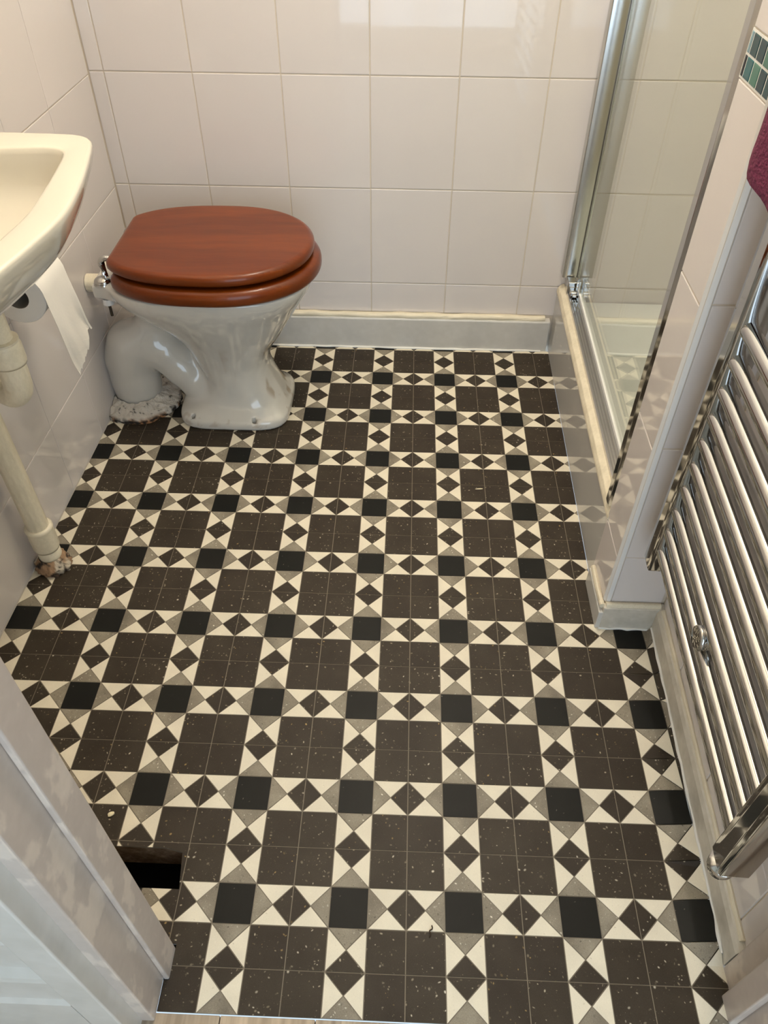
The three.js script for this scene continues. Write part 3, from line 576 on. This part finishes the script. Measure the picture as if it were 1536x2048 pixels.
// ---------------------------------------------------------------- basin and its waste
{
  const b = group('wash_basin', 'cream ceramic basin hung on the tiled wall', 'basin');
  const zc = .835, N = 120;
  const outline = pts => { // smooth closed outline, sampled evenly by arc length
    const c = new THREE.CatmullRomCurve3(pts.map(p => new THREE.Vector3(p[0], 0, p[1])), true, 'centripetal'); return c.getSpacedPoints(N).slice(0, N).map(v => [v.x, v.z]);
  };
  const mir = half => [...half, ...half.slice(0, -1).reverse().map(([x, z]) => [x, 2 * zc - z])];
  const wallX = -.6885;
  const outer = outline(mir([[wallX, zc - .12], [wallX, zc - .22], [wallX + .0005, zc - .262], [wallX + .012, zc - .2705], [-.62, zc - .2715], [-.53, zc - .2715], [-.45, zc - .269], [-.425, zc - .267], [-.408, zc - .260], [-.3955, zc - .245], [-.389, zc - .225], [-.3745, zc - .160], [-.3615, zc - .09], [-.352, zc - .0]]));
  const inner = outline(mir([[-.592, zc - .06], [-.586, zc - .14], [-.566, zc - .190], [-.53, zc - .206], [-.48, zc - .2145], [-.446, zc - .2155], [-.426, zc - .206], [-.4185, zc - .188], [-.411, zc - .14], [-.403, zc - .07], [-.398, zc - .0]]));
  const rings = [], Y = .80, ax = -.655;
  const ring = (o, s, y, cx = ax, sx = s) => o.map(([x, z]) => [Math.max(wallX, cx + (x - cx) * sx), y, zc + (z - zc) * s]);
  for (const [s, sx, y] of [[.10, .10, .655], [.30, .28, .668], [.48, .45, .684], [.60, .58, .695], [.70, .695, .706], [.785, .795, .717], [.85, .862, .728], [.905, .915, .743], [.95, .958, .761], [.984, .988, .780], [.997, .998, .7905]]) rings.push(ring(outer, s, y, ax, sx));
  for (let i = 1; i <= 4; i++) { const a = i / 4 * Math.PI / 2; rings.push(ring(outer, 1 - .014 * (1 - Math.cos(a)), Y - .0065 + .0065 * Math.sin(a), ax, 1 - .017 * (1 - Math.cos(a)))); }
  const mixr = (t, y) => outer.map((p, i) => [Math.max(wallX, lerp(ax + (p[0] - ax) * .982, inner[i][0], t)), y, lerp(zc + (p[1] - zc) * .985, inner[i][1], t)]);
  rings.push(mixr(.3, Y + .0003), mixr(.6, Y), mixr(.85, Y - .0008), mixr(.95, Y - .0018));
  const ic = -.50; for (const [s, y] of [[1.0, Y - .0035], [.985, Y - .010], [.972, Y - .025], [.95, Y - .045], [.90, Y - .062], [.79, Y - .076], [.62, Y - .087], [.42, Y - .095], [.22, Y - .101], [.07, Y - .103]]) rings.push(inner.map(([x, z]) => [ic + (x - ic) * s, y, zc + (z - zc) * s]));
  part('bowl', loft(rings, true, true), M.basin, b);
  part('waste_ring', lathe([[.0, .0], [.019, .0], [.021, .0016], [.0225, .0004]], 28).translate(ic, Y - .1025, zc), M.chrome, b);
  for (const s of [-1, 1]) { const tp = new THREE.Group(); tp.name = 'tap'; b.add(tp); part('tap_body', plainMerge([new THREE.CylinderGeometry(.013, .017, .07, 20).translate(-.645, Y + .036, zc + s * .10), sweep([[-.645, Y + .055, zc + s * .10], [-.61, Y + .064, zc + s * .10], [-.57, Y + .055, zc + s * .10], [-.565, Y + .040, zc + s * .10]], .010, 20, 14)]), M.chrome, tp); part('tap_head', new THREE.CylinderGeometry(.022, .018, .022, 12).translate(-.645, Y + .082, zc + s * .10), M.chrome, tp); }
  // trap and waste pipe
  const w = group('waste_pipe', 'cream plastic trap and waste pipe running down to the floor', 'pipe');
  part('tailpiece', sweep([[-.512, .668, .800], [-.512, .60, .800], [-.512, .565, .800]], .0165, 8, 22), M.plastic, w);
  part('nut', plainMerge([lathe([[.0, 0], [.0235, 0], [.0245, .004], [.0245, .030], [.022, .034], [.0215, .036], [.0235, .037], [.0235, .040], [0, .040]], 24).translate(-.512, .562, .800)]), M.plastic, w);
  part('bend', sweep([[-.512, .575, .800], [-.512, .545, .800], [-.517, .515, .797], [-.535, .497, .786], [-.557, .497, .772], [-.576, .513, .760], [-.583, .545, .755], [-.588, .58, .752], [-.602, .601, .743], [-.622, .603, .730], [-.642, .595, .714], [-.650, .572, .704], [-.650, .53, .702]], .0205, 70, 22), M.plastic, w);
  part('down_pipe', sweep([[-.650, .56, .702], [-.650, .3, .700], [-.650, .10, .698]], .0205, 10, 24), M.plastic, w);
  part('coupling', lathe([[.0, 0], [.0235, 0], [.0255, .006], [.0258, .030], [.0252, .050], [.0268, .054], [.0266, .060], [.0215, .062], [0, .062]], 28).translate(-.650, .055, .698), M.plastic, w);
  part('old_pipe', lathe([[.0, 0], [.023, 0], [.0225, .03], [.0225, .058], [0, .058]], 24).translate(-.650, .001, .698), M.plastic, w);
  const n1 = 72, rg = []; for (let i = 0; i <= 14; i++) { const t = i / 14, r = lerp(.036, .0228, Math.pow(t, 1.6)) - (t < .1 ? .003 : 0), y = .0006 + .034 * Math.pow(t, .8); const q = []; for (let j = 0; j < n1; j++) { const a = -j / n1 * Math.PI * 2, k = (fbm(Math.cos(a) * 4 + 2, Math.sin(a) * 4 + 2, y * 120, 4) - .5) * (1 - t * .9); const z = .700 + r * (1 + k * .5) * Math.sin(a); q.push([Math.max(xLeft(z) + .001, -.650 + r * (1 + k * .5) * Math.cos(a)), Math.max(.0004, y + k * .010 * (y > .005)), z]); } rg.push(q); }
  const mg = loft(rg, false, false), mp = mg.attributes.position, mc = []; for (let i = 0; i < mp.count; i++) { const a = fbm(mp.getX(i) * 90, mp.getY(i) * 90, mp.getZ(i) * 90, 3), d = sstep(.5, .64, a), r = sstep(.42, .54, fbm(mp.getX(i) * 40, mp.getZ(i) * 40 + 3, 4, 2)); mc.push(...[.62, .54, .42].map((v, k) => lerp(lerp(v, [.30, .15, .06][k], r * .8), [.05, .035, .025][k], d))); }
  mg.setAttribute('color', new THREE.Float32BufferAttribute(mc, 3));
  single('mortar_patch', mg, std({ vertexColors: true, roughness: .95, bumpScale: .002, bumpMap: M.towel.bumpMap }), 'crumbled brown mortar round the basin waste pipe at floor level', 'mortar');
}

// ---------------------------------------------------------------- toilet roll on its peg
{
  const cx = -.6115, cy = .525, z0 = .448, z1 = .549, r = .049, ri = .0205;
  const h = group('roll_holder', 'small peg holder on the wall inside the toilet roll', 'holder');
  part('peg', sweep([[cx, cy + .0105, .560 - .13], [cx, cy + .0105, .47], [cx, cy + .0105, .530]], .009, 6, 14), M.pvcWhite, h);
  part('bracket', plainMerge([boxG(xLeft(.43) + .0006, cx + .010, cy + .0005, cy + .0205, .418, .430, .003), boxG(xLeft(.43) + .0006, xLeft(.43) + .008, cy - .018, cy + .038, .406, .436, .003)]), M.pvcWhite, h);
  const t = group('toilet_roll', 'white toilet roll with a torn sheet hanging down', 'toilet roll');
  const R = lathe([[ri, z0], [r - .0015, z0], [r, z0 + .0015], [r, z1 - .0015], [r - .0015, z1], [ri, z1]], 48); R.rotateX(Math.PI / 2); R.scale(1, 1, -1);
  const rr = R.toNonIndexed(); { const p = rr.attributes.position.array; for (let i = 0; i < p.length; i += 9) for (let k = 0; k < 3; k++) { const q = p[i + 3 + k]; p[i + 3 + k] = p[i + 6 + k]; p[i + 6 + k] = q; } } rr.scale(1, 1, -1); { const p = rr.attributes.position.array; for (let i = 0; i < p.length; i += 9) for (let k = 0; k < 3; k++) { const q = p[i + 3 + k]; p[i + 3 + k] = p[i + 6 + k]; p[i + 6 + k] = q; } }
  rr.computeVertexNormals(); const body = toCreasedNormals(rr, .5); body.translate(cx, cy, 0);
  part('roll', metreUV(body), M.paper, t);
  part('core', new THREE.CylinderGeometry(ri + .0004, ri + .0004, z1 - z0 - .001, 36, 1, true).rotateX(Math.PI / 2).translate(cx, cy, (z0 + z1) / 2), (() => { const m = M.card.clone(); m.side = THREE.DoubleSide; return m; })(), t, 'grey card core');
  // sheet: over the front of the roll, then down and slightly outward, torn at the end
  const path = []; for (let i = 0; i <= 8; i++) { const a = Math.PI / 2 - i / 8 * Math.PI / 2; path.push([cx + (r + .0012) * Math.cos(a), cy + (r + .0012) * Math.sin(a)]); }
  for (let i = 1; i <= 16; i++) { const q = i / 16; path.push([cx + r + .0012 + .003 * Math.sin(q * 4), cy - q]); }
  const W = 28, pos = [], idx = [], uv = [], n = path.length;
  for (const side of [0, 1]) for (let i = 0; i < n; i++) for (let j = 0; j <= W; j++) {
    const s = j / W, q = clamp((i - 8) / 16), bite = .020 * Math.exp(-Math.pow((s - .22) / .16, 2));
    const drop = .148 + .036 * s - bite + .0022 * Math.sin(s * 46) + .0016 * Math.sin(s * 97);      // torn lower edge
    const y = i <= 8 ? path[i][1] : cy - q * drop, ripple = (.0022 * Math.sin(s * 7 + q * 5) + .0012 * Math.sin(s * 16 + 2)) * q;
    pos.push(path[i][0] + ripple + (side ? -.0006 : 0), y, lerp(z0 - .001, z1 + .001, s) - .045 * q * q); uv.push(s * .1, i <= 8 ? i * .009 : .07 + q * drop);
  }
  const o = n * (W + 1), v = (i, j) => i * (W + 1) + j;
  for (let i = 0; i + 1 < n; i++) for (let j = 0; j < W; j++) { const a = v(i, j), b = v(i, j + 1), c = v(i + 1, j), d = v(i + 1, j + 1); idx.push(a, b, c, b, d, c, o + a, o + c, o + b, o + b, o + c, o + d); }
  for (let i = 0; i + 1 < n; i++) for (const j of [0, W]) { const a = v(i, j), c = v(i + 1, j); idx.push(a, c, o + a, c, o + c, o + a); }
  for (let j = 0; j < W; j++) { const a = v(n - 1, j), b = v(n - 1, j + 1); idx.push(a, o + a, b, b, o + a, o + b); }
  const g = new THREE.BufferGeometry(); g.setAttribute('position', new THREE.Float32BufferAttribute(pos, 3)); g.setAttribute('uv', new THREE.Float32BufferAttribute(uv, 2)); g.setIndex(idx); g.computeVertexNormals();
  part('loose_sheet', g, (() => { const m = M.paper.clone(); m.side = THREE.DoubleSide; return m; })(), t);
}

// ---------------------------------------------------------------- towel radiator and towel
const BARX = -.0825;                                                    // bars stand this far off the wall
{
  const r = group('towel_radiator', 'chrome ladder towel radiator on the tiled wall', 'radiator');
  r.position.set(.556, 0, ZP); r.rotation.y = Math.atan(SW);
  const y0 = .262, y1 = 1.19;
  const post = () => { const s = new THREE.Shape(), w = .0178, f = -.0145, b = .019, e = .0022; s.moveTo(b, -w); s.lineTo(b, w); s.lineTo(f + e, w); s.quadraticCurveTo(f + .0004, w, f, w - e); s.quadraticCurveTo(f - .0014, 0, f, -w + e); s.quadraticCurveTo(f + .0004, -w, f + e, -w); const g = new THREE.ExtrudeGeometry(s, { depth: y1 - y0 - .006, bevelEnabled: true, bevelThickness: .003, bevelSize: .002, bevelOffset: -.002, bevelSegments: 3, curveSegments: 12 }); g.rotateX(-Math.PI / 2); g.translate(0, y0 + .003, 0); return toCreasedNormals(g, .55); };
  for (const z of [.0835, .5545]) part('post', post().translate(BARX + .002, 0, z), M.chrome, r);
  const bars = [.3090, .3525, .3960, .4420, .4865, .5280, .5700, .6125, .6565, .7015, .87, .917, .964, 1.011, 1.058, 1.105];
  const bar = new THREE.CylinderGeometry(.0110, .0110, 450e-3, 26); bar.rotateX(Math.PI / 2);
  for (const y of bars) part('bar', bar, M.chrome, r).position.set(BARX, y, .319);
  part('valve_stub', lathe([[0, -.026], [.008, -.026], [.0135, -.022], [.016, -.014], [.0165, 0], [0, 0]], 24).translate(BARX - .002, y0 + .001, .5545), M.chrome, r);
  // clear-headed bracket between the second and third bars
  const k = new THREE.Group(); k.name = 'wall_bracket'; r.add(k); k.userData.label = 'faceted chrome wall bracket';
  const y = .3800, z = .318;
  part('bracket_head', plainMerge([lathe([[0, -.004], [.0145, -.004], [.0175, 0], [.0175, .003], [.015, .007], [0, .008]], 9).rotateZ(Math.PI / 2).translate(BARX - .0115, y, z)]).toNonIndexed(), M.chrome, k);
  const cone = lathe([[0, 0], [.017, 0], [.013, .014], [.0085, .024], [0, .025]], 18); cone.rotateZ(-Math.PI / 2); cone.translate(BARX - .0075, y, z); part('bracket_stem', cone, M.chrome, k);
  part('bracket_rod', new THREE.CylinderGeometry(.006, .006, -BARX - .008, 12).rotateZ(Math.PI / 2).translate(BARX / 2 + .002, y, z), M.chrome, k);
  for (const yy of [.64, 1.03]) part('wall_fixing', new THREE.CylinderGeometry(.009, .009, -BARX - .010, 12).rotateZ(Math.PI / 2).translate(BARX / 2 + .003, yy === .64 ? .679 : 1.034, .305), M.chrome, k);
}
{
  const t = group('towel', 'maroon towel hanging over the top of the radiator', 'towel');
  t.position.set(.556, 0, ZP); t.rotation.y = Math.atan(SW);
  const U = 36, V = 44, pos = [], uv = [], idx = [], ty = 1.105 + .0145, bx = BARX, T = .007;
  const at = (u, v) => { // u along the bar, v from the front hem over the bar to the back
    const front = .243 + .06 * u, back = .20, L = front + .045 + back, d = v * L, fold = .006 * Math.sin(u * 17 + v * 2) + .004 * Math.sin(u * 31 + 1);
    let x, y; const q = clamp((front - d) / front);
    if (d < front) { x = bx - .0205 - .022 * Math.sqrt(q) * (1 - .5 * u) - fold * q; y = ty - .01 - (front - d); }
    else if (d < front + .045) { const a = (d - front) / .045 * Math.PI; x = bx - .0205 * Math.cos(a); y = ty - .01 + .0145 * Math.sin(a); }
    else { x = bx + .0205; y = ty - .01 - (d - front - .045); }
    return [x, y, lerp(.112 - .069 * sstep(0, .6, q) + .010 * sstep(.93, 1, q), .525, u) + .004 * Math.sin(v * 23) * (1 - u) * q];
  };
  for (let j = 0; j <= V; j++) for (let i = 0; i <= U; i++) { pos.push(...at(i / U, j / V)); uv.push(i / U * .4, j / V * .55); }
  for (let j = 0; j < V; j++) for (let i = 0; i < U; i++) { const a = j * (U + 1) + i, b = a + 1, c = a + U + 1, d = c + 1; idx.push(a, b, c, b, d, c); }
  const g0 = new THREE.BufferGeometry(); g0.setAttribute('position', new THREE.Float32BufferAttribute(pos, 3)); g0.setIndex(idx); g0.computeVertexNormals();
  const nn = g0.attributes.normal, n = pos.length / 3, P2 = pos.slice(), U2 = uv.concat(uv), I2 = idx.slice();
  for (let i = 0; i < n; i++) P2.push(pos[i * 3] - nn.getX(i) * T * .5, pos[i * 3 + 1] - nn.getY(i) * T * .5, pos[i * 3 + 2] - nn.getZ(i) * T * .5);
  for (let i = 0; i < idx.length; i += 3) I2.push(idx[i] + n, idx[i + 2] + n, idx[i + 1] + n);
  const edge = []; for (let i = 0; i <= U; i++) edge.push(i); for (let j = 1; j <= V; j++) edge.push(j * (U + 1) + U); for (let i = U - 1; i >= 0; i--) edge.push(V * (U + 1) + i); for (let j = V - 1; j > 0; j--) edge.push(j * (U + 1));
  for (let k = 0; k < edge.length; k++) { const a = edge[k], b = edge[(k + 1) % edge.length]; I2.push(a, a + n, b, b, a + n, b + n); }
  const g = new THREE.BufferGeometry(); g.setAttribute('position', new THREE.Float32BufferAttribute(P2, 3)); g.setAttribute('uv', new THREE.Float32BufferAttribute(U2, 2)); g.setIndex(I2); g.computeVertexNormals();
  const m = M.towel.clone(); m.side = THREE.DoubleSide; part('cloth', g, m, t);
}

// ---------------------------------------------------------------- crumbs on the floor
{
  const chip = (r, flat, s) => { const g = new THREE.IcosahedronGeometry(r, 1), p = g.attributes.position; for (let i = 0; i < p.count; i++) { const x = p.getX(i), y = p.getY(i), z = p.getZ(i), k = .7 + .7 * vnoise(x * 400 + s, y * 400, z * 400 + s); p.setXYZ(i, x * k * 1.5, y * k * flat, z * k); } g.computeVertexNormals(); g.computeBoundingBox(); g.translate(0, -g.boundingBox.min.y + .0002, 0); return g; };
  const cream = std({ color: 0xe8dcb8, roughness: .9 }), dirt = std({ color: 0x3a2c1c, roughness: 1 });
  const a = single('plaster_chip', chip(.0036, .5, 3), cream, 'pale plaster chip on the floor above the cut-out', 'chip'); a.position.set(-.383, 0, 1.2105); a.rotation.y = .5;
  const b = single('splinter', chip(.0017, .6, 8).scale(3.2, 1, .8), cream, 'thin white splinter on the dark tiles in front of the shower', 'splinter'); b.position.set(.2370, 0, .431); b.rotation.y = .1;
  const c = single('grit_curl', sweep([[0, .001, 0], [.002, .0018, .004], [-.001, .0012, .008], [.002, .0014, .012], [.001, .001, .016]], .0009, 20, 6), dirt, 'dark curl of grit on the front dark tiles', 'grit'); c.position.set(.120, 0, 1.353); c.rotation.y = -.3;
}

// ---------------------------------------------------------------- ceiling lamp: three bulbs on a bar
{
  const LX = .16, l = group('ceiling_light', 'three-bulb spotlight bar on the bathroom ceiling', 'lamp');
  part('bar', boxG(LX - .02, LX + .02, CEIL - .022, CEIL - .001, .13, .57, .006), M.chrome, l);
  for (const z of [.18, .35, .52]) {
    part('holder', new THREE.CylinderGeometry(.020, .027, .05, 22).translate(LX, CEIL - .047, z), M.chrome, l);
    part('bulb', new THREE.SphereGeometry(.032, 22, 16).translate(LX, CEIL - .098, z), M.bulb, l);
    const p = new THREE.PointLight(LAMP_COLOR, LAMP_POWER, 0, 2); p.position.set(LX, CEIL - .098, z); p.shadow.radius = 1.4; p.shadow.mapSize.set(1024, 1024); p.shadow.bias = -.0005; p.castShadow = true; scene.add(p);
  }
}

scene.traverse(o => { if (o.isMesh) { o.castShadow = true; o.receiveShadow = true; } });
renderer.render(scene, camera);
